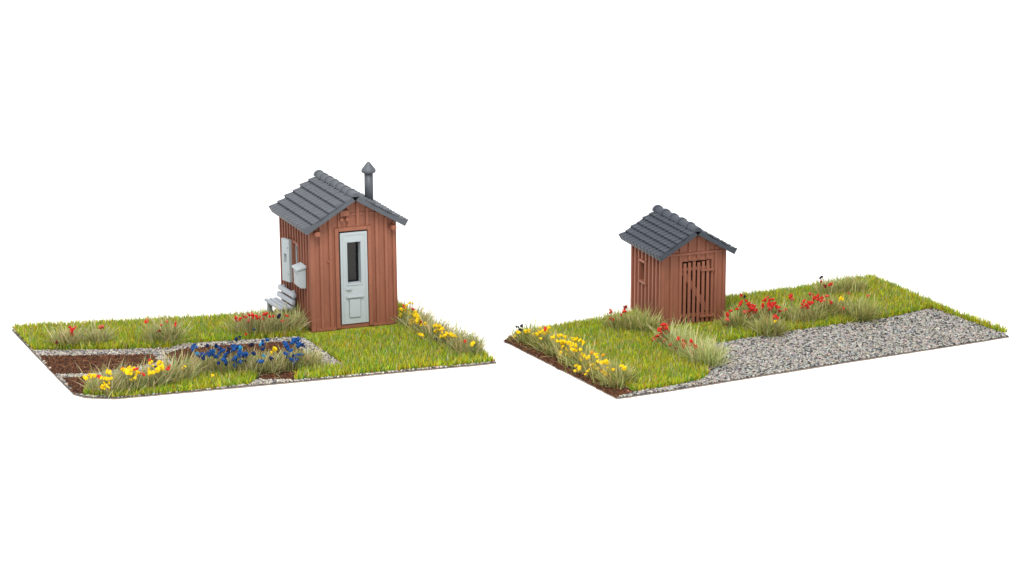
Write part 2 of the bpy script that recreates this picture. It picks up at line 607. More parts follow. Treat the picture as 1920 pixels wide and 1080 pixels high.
def gable_roof(parent, W_, D_, H_, rise, so, fo, fb, cols, rows, roll, lift, stagger, ncap, rcap, zcap, flat=1.0, slab=0.07, mt=None):
    mt = mt or M_ROOF
    half = W_ / 2 + so
    S = math.hypot(half, rise)
    L = D_ + fo + fb
    bm = bmesh.new()
    es = Vector((0, 1, 0))
    gap = 0.018
    for sgn in (-1, 1):
        dn = Vector((sgn * half, 0, -rise)).normalized()
        nn = Vector((sgn * rise, 0, half)).normalized()
        p0 = Vector((W_ / 2, -fo, H_ + rise)) + dn * gap
        roof_slope(bm, p0, es, dn, nn, L, S - gap, cols, rows, roll, lift, stagger, flat, slab)
    ro = obj('roof', bm, mt, parent)
    for p in ro.data.polygons: p.use_smooth = False
    # ridge caps: overlapping half-round tiles, each a solid end
    for k in range(ncap):
        bm = bmesh.new()
        y0 = -fo - 0.01 + (L + 0.02) * k / ncap
        y1 = -fo - 0.01 + (L + 0.02) * (k + 1) / ncap + (0.03 if k < ncap - 1 else 0)
        n = 14
        prof = []
        # each cap tapers towards the front and its rear end laps over the next
        for y, r in ((y0, rcap * .88), (y0 + (y1 - y0) * .5, rcap * .95), (y1 - .075, rcap * 1.02), (y1 - .07, rcap * 1.2), (y1, rcap * 1.22)):
            ring = [bm.verts.new((W_ / 2 + r * math.cos(math.pi * i / n) * 1.05, y, H_ + rise + zcap + r * math.sin(math.pi * i / n))) for i in range(n + 1)]
            prof.append(ring)
        for a, b in zip(prof, prof[1:]):
            for i in range(n):
                bm.faces.new((a[i], a[i + 1], b[i + 1], b[i]))
            bm.faces.new((a[n], a[0], b[0], b[n]))
        bm.faces.new(prof[0])
        bm.faces.new(prof[-1][::-1])
        bmesh.ops.rotate(bm, cent=(W_ / 2, y0, H_ + rise + zcap), matrix=Matrix.Rotation(random.uniform(-.012, .012), 3, 'X'), verts=bm.verts)
        obj('ridge_cap', bm, mt, ro)
    return ro


# ------------------------------------------------------------------ the hut
hut = tag(empty('hut', (HX, HY, 0.012), HYAW), 'red-brown board hut with grey door, chimney and grey tiled roof', 'hut', 'board huts with tiled roofs')
hut.rotation_euler.x = math.radians(-1.5)      # the little hut leans back a touch on its mat
sl = HR / (HW / 2 + HSO)
TH = 0.07
eave = HH + HSO * sl + 0.02            # height of the wall under the roof's underside
apex = HH + HR + 0.012
DL, DR, DB, DT = 0.60, 1.25, 0.085, 2.135   # door opening
VERT = 0.045                            # batten depth


def batten_boxes(bm, spans, depth=VERT):
    for (a0, a1, b0, b1, f) in spans: f(a0, a1, b0, b1, depth)


def roof_under(u, W_=HW, so=HSO, H_=HH, s=sl):
    return H_ + (so + min(u, W_ - u)) * s


# front wall (normal -y), opening for the door
bm = bmesh.new()
box(bm, DL - .001, DR + .001, -.012, TH - .01, 0, DB)                 # threshold
pitch = HW / 9
for k in range(1, 9):
    u = pitch * k
    zt = roof_under(u) - .015
    for z0, z1 in (((0.06, zt),) if not (DL - .08 < u < DR + .08) else ((DT + .09, zt),)):
        box(bm, u - .034, u + .034, -VERT, 0.001, z0, z1)
for u0, u1 in ((-VERT, .06), (HW - .06, HW + .0)):
    box(bm, u0, u1, -VERT * .9, 0.001, 0.0, eave - .02)               # corner boards
# horizontal batten across the gable, cut between the uprights
zb = 2.49
us = [0.36 + 0.0] + [pitch * k for k in range(2, 8)] + [HW - .36]
for a, b in zip(us, us[1:]):
    box(bm, a + .035, b - .035, -.028, .001, zb - .025, zb + .025)
# door surround
box(bm, DL - .085, DL, -.052, .001, 0.02, DT + .085)
box(bm, DR, DR + .085, -.052, .001, 0.02, DT + .085)
box(bm, DL, DR, -.050, .001, DT, DT + .085)
# foot sill in short lengths
for u0, u1 in ((.065, DL - .09), (DR + .09, HW - .065)):
    box(bm, u0, u1, -.048, .001, 0, .062)
soften(bm, .007)
prism(bm, [(0, 0), (DL, 0), (DL, DT), (DR, DT), (DR, 0), (HW, 0), (HW, eave), (HW / 2, apex), (0, eave)], (0, 0, 0), (1, 0, 0), (0, 0, 1), (0, 1, 0), TH)
wf = obj('wall', bm, M_WALL, hut)

# side wall facing -x, with the window opening
WV0, WV1, WZ0, WZ1 = 0.82, 1.17, 0.86, 1.72
SEAM = (WZ0 + WZ1) / 2


def side_wall(bm, D_, ev, hole):
    v0, v1, z0, z1 = hole
    for a, b, c, d in ((TH, v0, 0, ev), (v1, D_ - TH, 0, ev), (v0, v1, 0, z0), (v0, v1, z1, ev)):
        box(bm, 0, TH, a, b, c, d)


bm = bmesh.new()
nb = 11
for k in range(nb + 1):
    v = 0.03 + (HD - .06) * k / nb
    spans = [(0.06, eave - .03)]
    if WV0 - .09 < v < WV1 + .09: spans = [(0.06, WZ0 - .07), (WZ1 + .07, eave - .03)]
    for z0, z1 in spans:
        box(bm, -.05, .001, v - .030, v + .030, z0, z1)
for y0, y1, z0, z1 in ((WV0 - .07, WV0, WZ0 - .06, WZ1 + .06), (WV1, WV1 + .07, WZ0 - .06, WZ1 + .06), (WV0, WV1, WZ1, WZ1 + .06), (WV0, WV1, WZ0 - .06, WZ0)):
    box(bm, -.058, .001, y0, y1, z0, z1)
box(bm, -.045, .001, 0.0, HD, 0, .055)
soften(bm, .007)
side_wall(bm, HD, eave, (WV0, WV1, WZ0, WZ1))
obj('wall', bm, M_WALL, hut)
# far side and back walls
bm = bmesh.new()
box(bm, HW - TH, HW, TH, HD - TH, 0, eave)
for k in range(nb + 1):
    v = 0.03 + (HD - .06) * k / nb
    box(bm, HW - .001, HW + .04, v - .03, v + .03, 0.06, eave - .03)
obj('wall', bm, M_WALL, hut)
bm = bmesh.new()
prism(bm, [(0, 0), (HW, 0), (HW, eave), (HW / 2, apex), (0, eave)], (0, HD - TH, 0), (1, 0, 0), (0, 0, 1), (0, 1, 0), TH)
for k in range(1, 9):
    u = pitch * k
    box(bm, u - .034, u + .034, HD - .001, HD + VERT, .06, roof_under(u) - .015)
obj('wall', bm, M_WALL, hut)
bm = bmesh.new()
box(bm, TH, HW - TH, TH, HD - TH, .004, .05)
obj('floor', bm, M_DARK, hut)

# door leaf, slightly ajar look: a thick rounded leaf standing a little proud of a dark gap
dg = 0.022
bm = bmesh.new()
x0, x1, y0, y1, z0, z1 = DL + .036, DR - .014, -.034, .03, DB + .018, DT - .034
GX0, GX1, GZ0, GZ1 = .785, 1.085, .98, 1.885
zm = (GZ0 + GZ1) / 2
for a, b, c, d in ((x0, GX0, z0, z1), (GX1, x1, z0, z1), (GX0, GX1, z0, GZ0), (GX0, GX1, GZ1, z1)):
    box(bm, a, b, y0, y1, c, d)
door = obj('door', bm, M_GREY, hut, bevel=0.0)
# raised rim round the leaf and the glazed light
bm = bmesh.new()
for a, b, c, d in ((x0 + .045, x0 + .06, z0 + .05, z1 - .05), (x1 - .06, x1 - .045, z0 + .05, z1 - .05)):
    box(bm, a, b, y0 - .008, y0 + .001, c, d)
box(bm, x0 + .06, x1 - .06, y0 - .008, y0 + .001, z1 - .065, z1 - .05)
for a, b, c, d in ((GX0 - .035, GX0 - .002, GZ0 - .035, GZ1 + .035), (GX1 + .002, GX1 + .035, GZ0 - .035, GZ1 + .035), (GX0 - .002, GX1 + .002, GZ1 + .002, GZ1 + .035), (GX0 - .002, GX1 + .002, GZ0 - .035, GZ0 - .002)):
    box(bm, a, b, y0 - .012, y0 + .001, c, d)
soften(bm, .004)
for a, b, c, d in ((GX0 - .03, GX0, GZ0 - .03, GZ1 + .03), (GX1, GX1 + .03, GZ0 - .03, GZ1 + .03), (GX0, GX1, GZ0 - .03, GZ0), (GX0, GX1, GZ1, GZ1 + .03)):
    box(bm, a, b, y1 + .0005, .135, c, d)
obj('moulding', bm, M_GREY, door)
bm = bmesh.new()
box(bm, GX0 - .012, GX1 + .012, .136, .142, GZ0 - .012, GZ1 + .012)
obj('pane', bm, M_PANE, door)
bm = bmesh.new()
box(bm, .74, 1.13, y0 - .045, y0 + .001, .665, .725)
obj('ledge', bm, M_GREY, door, bevel=.014)
bm = bmesh.new()
box(bm, .80, 1.06, y0 - .022, y0 + .001, .235, .655)
obj('panel', bm, M_GREY, door, bevel=.012)
bm = bmesh.new()
box(bm, .735, .865, y0 - .042, y0 + .001, .845, .895)
obj('handle', bm, M_GREY, door, bevel=.015)

# window: grey frame, pane, and the open shutter
bm = bmesh.new()
for a, b, c, d in ((WV0, WV0 + .07, WZ0, WZ1), (WV1 - .07, WV1, WZ0, WZ1), (WV0 + .07, WV1 - .07, WZ1 - .07, WZ1), (WV0 + .07, WV1 - .07, WZ0, WZ0 + .07), ((WV0 + WV1) / 2 - .02, (WV0 + WV1) / 2 + .02, WZ0 + .07, WZ1 - .07)):
    box(bm, .005, .045, a + .001, b - .001, c + .001, d - .001)
win = obj('window', bm, M_GREY, hut, bevel=.005)
bm = bmesh.new()
box(bm, .022, .028, WV0 + .05, WV1 - .05, WZ0 + .05, WZ1 - .05)
obj('pane', bm, M_PANE, win)
Ms = Matrix.Translation((-.062, 1.23, 0)) @ Matrix.Rotation(math.radians(15), 4, 'Z')
bm = bmesh.new()
SL = .30
hz0, hz1 = 1.24, 1.44
box(bm, -.07, 0, 0, .10, .83, 1.765, Ms)
box(bm, -.07, 0, .21, SL, .83, 1.765, Ms)
box(bm, -.07, 0, .10, .21, .83, hz0, Ms)
box(bm, -.07, 0, .10, .21, hz1, 1.765, Ms)
sh = obj('shutter', bm, M_GREY, hut)
bm = bmesh.new()
box(bm, -.03, -.02, .10, .21, hz0, hz1, Ms)
obj('panel', bm, M_BENCH, sh)
for z in (1.02, 1.60):
    bm = bmesh.new()
    cyl(bm, Ms @ Vector((-.09, .05, z)), Ms @ Vector((-.068, .05, z)), .018, n=10)
    obj('knob', bm, M_GREY, sh)
    bm = bmesh.new()
    box(bm, -.05, -.03, SL - .001, SL + .03, z - .04, z, Ms)
    obj('hinge', bm, M_GREY, sh)

bm = bmesh.new()
lathe(bm, (0, 0, 0), [(0, 0), (.03, 0), (.026, .025), (0, .035)], 10)
bmesh.ops.transform(bm, matrix=Matrix.Translation((.375, 0, 1.50)) @ Matrix.Rotation(math.radians(90), 4, 'X'), verts=bm.verts)
obj('knob', bm, M_WALL, hut)

# timber ends under the eaves, and the carved bracket above the door
for u in (.035, HW - .13):
    bm = bmesh.new()
    box(bm, u, u + .115, -.20, -.001, 2.10, 2.205)
    obj('purlin_end', bm, M_WALL, hut, bevel=.014)
bm = bmesh.new()
box(bm, .625, .835, -.10, -.001, 2.475, 2.60)
lampb = obj('sign_block', bm, M_WALL, hut, bevel=.012)
for u in (.66, .79):
    bm = bmesh.new()
    cyl(bm, (u, -.11, 2.40), (u, -.001, 2.40), .04, n=12)
    box(bm, u - .016, u + .016, -.07, -.001, 2.41, 2.474)
    obj('scroll', bm, M_WALL, lampb, bevel=.006)

hroof = gable_roof(hut, HW, HD, HH, HR, HSO, HFO, .15, 14, 6, .058, .035, True, 7, .098, .085, flat=.8, slab=.075)

# chimney on the far slope
CU, CV = HW / 2 + .52, .42
bm = bmesh.new()
zc = HH + HR - (CU - HW / 2) * sl
cyl(bm, (CU, CV, zc - .02), (CU, CV, zc + .80), .094, n=24)
ch = obj('chimney', bm, M_ROOF, hut)
for p in ch.data.polygons: p.use_smooth = len(p.vertices) == 4
bm = bmesh.new()
lathe(bm, (CU, CV, zc + .735), [(.0, 0), (.09, 0), (.150, .03), (.158, .065), (.145, .10), (.03, .245), (0, .262)], 24)
obj('chimney_cap', bm, M_ROOF, ch)

# ------------------------------------------------------------------ mailbox on the hut's side wall
mb = tag(empty('mailbox', hut.matrix_basis @ Vector((-.05, .27, .89)), HYAW), 'pale grey letterbox with sloping lid hanging on the board wall', 'mailbox')
bm = bmesh.new()
prism(bm, [(0, .0), (-.13, .015), (-.17, .06), (-.18, .40), (0, .44)], (0, 0, 0), (1, 0, 0), (0, 0, 1), (0, 1, 0), .33)
obj('box', bm, M_GREY, mb, bevel=.010)
bm = bmesh.new()
prism(bm, [(.0, .452), (-.205, .405), (-.215, .432), (-.20, .452), (0, .510)], (0, -.025, 0), (1, 0, 0), (0, 0, 1), (0, 1, 0), .38)
obj('lid', bm, M_GREY, mb, bevel=.006)
bm = bmesh.new()
box(bm, -.19, -.178, .05, .28, .315, .34)
obj('slot', bm, M_BENCH, mb)

# ------------------------------------------------------------------ bench against the hut's side wall
bl = hut.matrix_basis @ Vector((-.05, .88, 0))
bn = tag(empty('bench', (bl.x, bl.y, -.035), HYAW + math.radians(5)), 'light grey slatted garden bench standing against the hut wall', 'bench')
BL = .92
bm = bmesh.new()
for k, xx in enumerate((-.44, -.33, -.22)):
    box(bm, xx, xx + .09, 0, BL, .335, .40)
obj('seat', bm, M_BENCH, bn, bevel=.018)
bm = bmesh.new()
for z, xx in ((.42, -.115), (.57, -.085)):
    Mb = Matrix.Translation((xx, 0, z)) @ Matrix.Rotation(math.radians(12), 4, 'Y')
    box(bm, -.04, .035, 0, BL, 0, .11, Mb)
obj('backrest', bm, M_BENCH, bn, bevel=.018)
for yy in (.14, BL - .22):
    bm = bmesh.new()
    box(bm, -.43, -.33, yy, yy + .08, 0, .335)
    box(bm, -.33, -.06, yy, yy + .08, .27, .334)
    box(bm, -.06, -.015, yy, yy + .08, 0, .70)
    obj('leg', bm, M_BENCH, bn)

# ------------------------------------------------------------------ the shed
shed = tag(empty('shed', (SX, SY, 0), SYAW), 'small red-brown board shed with slatted lattice door and grey roof', 'shed', 'board huts with tiled roofs')
ssl = SR / (SW / 2 + SSO)
sev = SH + SSO * ssl + .02
sap = SH + SR + .012
QL, QR, QT = .455, 1.145, 1.40
spitch = SW / 7


def sunder(u): return SH + (SSO + min(u, SW - u)) * ssl


bm = bmesh.new()
for k in range(1, 7):
    u = spitch * k
    zt = sunder(u) - .015
    if QL - .03 < u < QR + .03: spans = [(QT + .03, 1.545), (1.605, zt)]
    else: spans = [(0, 1.545), (1.605, zt)] if zt > 1.62 else [(0, min(1.545, zt))]
    for z0, z1 in spans:
        box(bm, u - .034, u + .034, -.032, .001, z0, z1)
box(bm, -.032, .05, -.03, .001, 0, sev - .02)
box(bm, SW - .05, SW, -.03, .001, 0, sev - .02)
box(bm, .055, SW - .052, -.042, .001, 1.548, 1.602)
box(bm, QL - .05, QL, -.030, .001, 0, QT)
box(bm, QR, QR + .045, -.030, .001, 0, QT)
soften(bm, .007)
prism(bm, [(0, 0), (QL, 0), (QL, QT), (QR, QT), (QR, 0), (SW, 0), (SW, sev), (SW / 2, sap), (0, sev)], (0, 0, 0), (1, 0, 0), (0, 0, 1), (0, 1, 0), TH)
obj('wall', bm, M_WALL, shed)
V0, V1, Z0, Z1 = .80, 1.09, .80, 1.215
bm = bmesh.new()
for k in range(9):
    v = 0.03 + (SD - .06) * k / 8
    spans = [(0, sev - .03)]
    if V0 - .06 < v < V1 + .06: spans = [(0, Z0 - .07), (Z1 + .07, sev - .03)]
    for z0, z1 in spans:
        box(bm, -.05, .001, v - .036, v + .036, z0, z1)
for y0_, y1_, z0, z1 in ((V0 - .06, V0, Z0 - .06, Z1 + .06), (V1, V1 + .06, Z0 - .06, Z1 + .06), (V0, V1, Z1, Z1 + .06), (V0, V1, Z0 - .06, Z0)):
    box(bm, -.058, .001, y0_, y1_, z0, z1)
soften(bm, .007)
side_wall(bm, SD, sev, (V0, V1, Z0, Z1))
obj('wall', bm, M_WALL, shed)
bm = bmesh.new()
box(bm, .012, .04, (V0 + V1) / 2 - .02, (V0 + V1) / 2 + .02, Z0, Z1)
obj('window_bar', bm, M_WALL, shed)
bm = bmesh.new()
box(bm, SW - TH, SW, TH, SD - TH, 0, sev)
for k in range(9):
    v = 0.03 + (SD - .06) * k / 8
    box(bm, SW - .001, SW + .04, v - .034, v + .034, 0, sev - .03)
obj('wall', bm, M_WALL, shed)
bm = bmesh.new()
prism(bm, [(0, 0), (SW, 0), (SW, sev), (SW / 2, sap), (0, sev)], (0, SD - TH, 0), (1, 0, 0), (0, 0, 1), (0, 1, 0), TH)
for k in range(1, 7):
    u = spitch * k
    box(bm, u - .034, u + .034, SD - .001, SD + .032, 0, sunder(u) - .015)
obj('wall', bm, M_WALL, shed)
bm = bmesh.new()
box(bm, TH, SW - TH, TH, SD - TH, .004, .03)
obj('floor', bm, M_DARK, shed)
# lattice door: six upright slats, two rails and a brace behind them
bm = bmesh.new()
for k in range(6):
    u = QL + .028 + k * .1085
    box(bm, u, u + .070, -.038, -.014, .02, QT + .012 * ((k * 7) % 3 - 1) - .02)
for z in (.16, 1.19):
    box(bm, QL + .015, QR - .02, -.0125, .021, z, z + .075)
a, b = Vector((QL + .04, 0, 1.17)), Vector((QR - .06, 0, .26))
d = (b - a).normalized()
Mx = Matrix.Translation(a) @ Matrix.Rotation(math.atan2(-d.z, d.x), 4, 'Y')
box(bm, 0, (b - a).length, -.0135, .0195, -.055, .055, Mx)
sd = obj('door', bm, M_WALL, shed, bevel=.006)
for z in (1.165, .135):
    bm = bmesh.new()
    box(bm, QR - .26, QR + .035, -.062, -.039, z, z + .045)
    cyl(bm, (QR + .03, -.056, z - .015), (QR + .03, -.056, z + .06), .02, n=10)
    obj('hinge', bm, M_WALL, sd, bevel=.005)
gable_roof(shed, SW, SD, SH, SR, SSO, SFO, SFO + .14, 12, 6, .038, .035, True, 5, .10, .078, flat=1.1, slab=.075, mt=M_ROOF_DARK)

# ------------------------------------------------------------------ tufts and flowers


def head_mesh(kind, r):
    """one lump of dyed foam: two or three merged irregular lobes"""
    bm = bmesh.new()
    for q in range(random.choice((2, 3, 3, 4)) if kind != 'ball' else 1):
        m0 = len(bm.verts)
        off = Vector((random.uniform(-1, 1), random.uniform(-1, 1), random.uniform(-.8, .8))) * r * (.95 if q else 0)
        rr = r * random.uniform(.4, .7) if q else r * random.uniform(.65, .9)
        res = bmesh.ops.create_icosphere(bm, subdivisions=2, radius=rr)
        sx = Vector((random.uniform(.55, 1.2), random.uniform(.55, 1.2), random.choice((.6, .9, 1.5)) * random.uniform(.8, 1.15)))
        tilt = Matrix.Rotation(random.uniform(0, 1.3), 3, (random.uniform(-1, 1), random.uniform(-1, 1), .2))
        ph = [random.uniform(0, 6.28) for _ in range(6)]
        for v in res['verts']:
            c = v.co / rr
            k = 1 + .16 * math.sin(4 * c.x + ph[0]) * math.sin(5 * c.y + ph[1]) + .12 * math.sin(7 * c.z + ph[2]) + .08 * math.sin(11 * c.x + 9 * c.y + ph[3])
            k += random.uniform(-.16, .16)
            v.co = tilt @ (Vector((v.co.x * sx.x, v.co.y * sx.y, v.co.z * sx.z)) * k) + off
    return bm


def add_flower(parent, P, base, colr, r, origin):
    bm = head_mesh('lump', r)
    bmesh.ops.rotate(bm, cent=(0, 0, 0), matrix=Matrix.Rotation(random.uniform(0, 6.28), 3, 'Z'), verts=bm.verts)
    bmesh.ops.translate(bm, vec=P - origin, verts=bm.verts)
    nf = len(bm.faces)
    bm.faces.ensure_lookup_table()
    cyl(bm, base - origin, P - origin, .006, .005, n=5, caps=False)
    bm.faces.ensure_lookup_table()
    for i, f in enumerate(bm.faces):
        f.material_index = 0 if i < nf else 1
        f.smooth = False
    me = bpy.data.meshes.new('flower')
    bm.to_mesh(me)
    bm.free()
    return link('flower', me, [FL[colr], M_STEM], parent)


def plant(name, label, cat, group, bases, heads, n, L=(.34, .52), spread=.10, lean=(.35, .28), droop=.5, az0=None, r=.05, pal=STRAW, wd=.0145, hmax=.52, main='R'):
    shed_side = bases[0][0] > 940
    lk = (.84 if shed_side else .95) if name == 'flower_row' else (.88 if shed_side else 1.12)
    fwd = (-.46, -.14) if shed_side else (-.38, -.08)
    if shed_side: pal = [(p[0], p[1] * .95, p[2] * .98, p[3] * .78) for p in pal]
    """bases: root spots along the clump, (px, py) at the ground; heads: (px, py, colour) of each flower"""
    n = int(n * .9)
    G = [spot(a, b) for a, b in bases]
    ctr = sum(G, Vector()) / len(G)
    t = tag(empty(name, (ctr.x, ctr.y, 0)), label, cat, group)
    # foliage
    k = rng.integers(0, len(G), n)
    f = rng.random(n)
    A = np.array([(g.x, g.y) for g in G])
    B = np.array([(G[min(i + 1, len(G) - 1)].x, G[min(i + 1, len(G) - 1)].y) for i in range(len(G))])
    P = A[k] + (B[k] - A[k]) * f[:, None]
    off = rng.normal(0, spread, (n, 2))
    P = P + off - np.array([ctr.x, ctr.y])
    az = np.arctan2(off[:, 1], off[:, 0]) + rng.normal(0, .7, n)
    if az0 is not None:
        m = rng.random(n) < .6
        az = np.where(m, az0 + rng.normal(0, .5, n), az)
    ln = np.clip(np.abs(rng.normal(lean[0] * .9, lean[1] * 1.5, n)), 0, 1.25)
    me = fibres('foliage', np.concatenate([P, np.full((n, 1), .002)], 1), rng.uniform(L[0], L[1], n) * lk * rng.choice([.65, .9, 1.05, 1.4], n, p=[.27, .35, .27, .11]), np.full(n, wd), ln, np.abs(rng.normal(droop * .7, .25, n)), np.minimum(pick(n, pal) * 1.18, .85), az=az, segs=4)
    link('foliage', me, M_STRAW, t)
    # flowers
    bx = np.array([b[0] for b in bases], float)
    gy = np.array([g.y for g in G])
    o = np.argsort(bx)
    extra = [(px + random.uniform(-7, 7), py + random.uniform(-4, 7), c) for px, py, c in heads if c == main and len(heads) > 8 and random.random() < (1.0 if main in 'B' or shed_side else .85)] + [(px + random.uniform(-8, 8), py + random.uniform(-5, 6), c) for px, py, c in heads if c == main and c in 'BY' and len(heads) > 12 and random.random() < (.8 if main == 'B' else .45)]
    for (px, py, c) in heads + extra:
        yb = float(np.interp(px, bx[o], gy[o]))
        y = yb + random.uniform(*fwd)
        Q = spot_y(px, py, y)
        if Q.z < .14:
            Q = spot(px, py, .14 + random.uniform(0, .06))
        elif Q.z > hmax:
            Q = spot(px, py, hmax + random.uniform(-.05, .0))
        Q = Vector(Q)
        near = min(G, key=lambda g: abs(g.x - Q.x))
        bs = Vector((Q.x * .75 + near.x * .25, Q.y * .8 + near.y * .2, .0))
        fo = add_flower(t, Q, bs, c, r * random.uniform(.62, 1.02), Vector((ctr.x, ctr.y, 0)))
        if c != main: fo['label'] = FNAME[c] + ' flower head'
    return t


def Z(L, x0, y0, s):
    return [(x0 + a / s, y0 + b / s, c) for a, b, c in L]


TUFT = 'flowering grass tufts'
ROW = 'long rows of flowering tufts'
# --- mat with the hut
plant('flower_tuft', 'straw tuft with bright red cluster near the mat corner', 'grass tuft', TUFT, [(112, 650), (132, 648)],
      Z([(710, 285, 'R'), (735, 310, 'R'), (757, 300, 'R'), (728, 352, 'R'), (720, 328, 'R'), (570, 440, 'D')], 0, 560, 5.4), 560, L=(.30, .46), spread=.11, lean=(.6, .3))
plant('flower_tuft', 'thin straw tuft with one dull red bud', 'grass tuft', TUFT, [(178, 646), (188, 646)],
      Z([(1025, 285, 'P')], 0, 560, 5.4), 380, L=(.28, .44), spread=.08, lean=(.55, .3), main='P')
plant('flower_tuft', 'rounded straw tuft with four scattered red buds on open lawn', 'grass tuft', TUFT, [(297, 644), (312, 643)],
      [(275, 602, 'R'), (302, 610, 'P'), (299, 620, 'D'), (329, 607, 'R'), (313, 604, 'P')], 700, L=(.34, .52), spread=.12, lean=(.5, .3))
plant('flower_tuft', 'wide tuft crowded with red flowers below the grey bench', 'grass tuft', TUFT, [(448, 626), (475, 627), (500, 626), (525, 624), (548, 620)],
      Z([(765, 190, 'R'), (815, 200, 'R'), (890, 155, 'R'), (905, 165, 'R'), (940, 165, 'R'), (970, 175, 'R'), (1010, 185, 'R'), (900, 220, 'P'), (1075, 155, 'R'), (1145, 180, 'R'), (1270, 170, 'R'), (1240, 230, 'P'), (1210, 170, 'N'), (845, 180, 'P'), (770, 215, 'P'), (1050, 200, 'P')], 300, 560, 5.4), 1900, L=(.30, .46), spread=.13, lean=(.45, .3))
plant('flower_row', 'long row of blue flowers between soil bed and gravel', 'flower row', ROW, [(378, 697), (410, 699), (445, 699), (480, 697), (515, 694), (550, 691), (578, 688)],
      Z([(340, 475, 'B'), (480, 475, 'K'), (565, 480, 'K'), (375, 560, 'C'), (440, 555, 'B'), (485, 545, 'B'), (430, 600, 'K'), (615, 510, 'K'), (590, 550, 'B'), (650, 605, 'B'), (590, 660, 'K'), (670, 655, 'K'), (700, 520, 'N'), (695, 545, 'K'), (760, 480, 'B'), (810, 500, 'C'), (795, 535, 'B'), (760, 600, 'B'), (780, 650, 'B'), (850, 560, 'B'), (870, 590, 'K'), (860, 630, 'K'), (915, 470, 'N'), (935, 550, 'K'), (940, 465, 'N'), (1015, 465, 'C'), (1040, 420, 'B'), (1040, 510, 'K'), (1050, 580, 'C'), (1000, 625, 'B'), (1120, 605, 'K'), (1270, 460, 'B'), (1340, 445, 'B'), (1395, 410, 'B'), (1400, 480, 'B'), (1440, 470, 'K'), (1315, 530, 'B'), (1320, 610, 'B'), (1400, 570, 'B'), (1290, 470, 'B'), (1350, 575, 'K'), (1160, 530, 'Y'), (1165, 510, 'Y'), (1290, 595, 'K'), (630, 530, 'B'), (500, 570, 'B'), (820, 575, 'B'), (755, 500, 'B')], 300, 560, 5.4), 2900, L=(.30, .46), spread=.12, lean=(.45, .3), r=.058, main='B')
plant('flower_row', 'sprawling straw row with yellow and red flowers along the hut mat', 'flower row', ROW, [(178, 735), (210, 737), (245, 733), (280, 728), (312, 722), (338, 714)],
      Z([(910, 770, 'Y'), (960, 780, 'Y'), (1010, 790, 'R'), (1105, 750, 'Y'), (1085, 815, 'Y'), (1130, 805, 'Y'), (1100, 845, 'Y'), (1060, 870, 'Y'), (1010, 895, 'Y'), (1235, 715, 'R'), (1262, 722, 'Y'), (1300, 710, 'Y'), (1328, 712, 'Y'), (1320, 755, 'Y'), (1370, 715, 'R'), (1378, 745, 'Y'), (1440, 755, 'R'), (1365, 800, 'Y'), (1515, 620, 'R'), (1515, 655, 'Y'), (1505, 715, 'Y'), (1555, 745, 'Y'), (1600, 660, 'Y'), (1640, 650, 'Y'), (1645, 690, 'Y'), (1615, 720, 'Y'), (1575, 700, 'N'), (1720, 680, 'R'), (1700, 715, 'R'), (1880, 690, 'Y')], 0, 560, 5.4), 2300, L=(.36, .62), spread=.12, lean=(.5, .3), droop=.6, az0=.5, r=.052, main='Y')
plant('flower_row', 'yellow flower row running from the hut corner along the mat edge', 'flower row', ROW, [(764, 606), (785, 620), (808, 634), (832, 647), (856, 658), (878, 666)],
      Z([(845, 185, 'R'), (880, 170, 'Y'), (820, 265, 'Y'), (885, 265, 'Y'), (935, 210, 'R'), (965, 240, 'Y'), (990, 265, 'Y'), (915, 335, 'Y'), (905, 360, 'Y'), (950, 345, 'Y'), (985, 325, 'Y'), (1010, 310, 'Y'), (1025, 345, 'R'), (1005, 470, 'Y'), (1160, 380, 'Y'), (1185, 435, 'Y'), (1215, 385, 'Y'), (1240, 405, 'Y'), (1235, 440, 'Y'), (1225, 485, 'Y'), (1180, 510, 'N'), (1310, 475, 'Y'), (1345, 475, 'Y'), (1470, 540, 'R'), (1540, 570, 'Y'), (860, 215, 'Y'), (960, 290, 'Y'), (1060, 360, 'Y'), (975, 355, 'Y')], 600, 540, 5.4), 2600, L=(.34, .56), spread=.11, lean=(.5, .28), droop=.45, az0=.15, r=.05, main='Y')
# --- mat with the shed
plant('flower_row', 'dense yellow flower row on the brown soil edge of the shed mat', 'flower row', ROW, [(982, 636), (1018, 650), (1050, 665), (1080, 681), (1110, 697), (1138, 712), (1158, 721)],
      Z([(225, 290, 'N'), (255, 275, 'N'), (250, 318, 'N'), (225, 340, 'Y'), (300, 330, 'Y'), (340, 340, 'Y'), (445, 295, 'Y'), (530, 300, 'Y'), (500, 310, 'R'), (415, 360, 'Y'), (490, 360, 'Y'), (430, 378, 'Y'), (575, 390, 'Y'), (640, 380, 'Y'), (690, 380, 'Y'), (620, 430, 'Y'), (665, 438, 'Y'), (700, 430, 'Y'), (740, 440, 'Y'), (780, 400, 'Y'), (820, 405, 'Y'), (840, 430, 'Y'), (690, 480, 'Y'), (770, 480, 'Y'), (720, 525, 'Y'), (780, 520, 'Y'), (800, 555, 'Y'), (660, 550, 'Y'), (850, 510, 'Y'), (880, 455, 'Y'), (895, 590, 'Y'), (860, 620, 'Y'), (970, 540, 'O'), (1000, 565, 'Y'), (940, 590, 'Y'), (845, 700, 'Y'), (935, 650, 'Y'), (960, 675, 'Y'), (990, 700, 'Y'), (1020, 640, 'Y'), (1070, 655, 'Y'), (1090, 640, 'Y'), (1080, 570, 'O'), (1125, 700, 'Y'), (1085, 745, 'P'), (1110, 770, 'Y'), (1180, 720, 'Y'), (1265, 680, 'Y'), (930, 735, 'Y')], 930, 560, 5.4), 4000, L=(.32, .52), spread=.12, lean=(.5, .3), droop=.5, r=.05, main='Y')
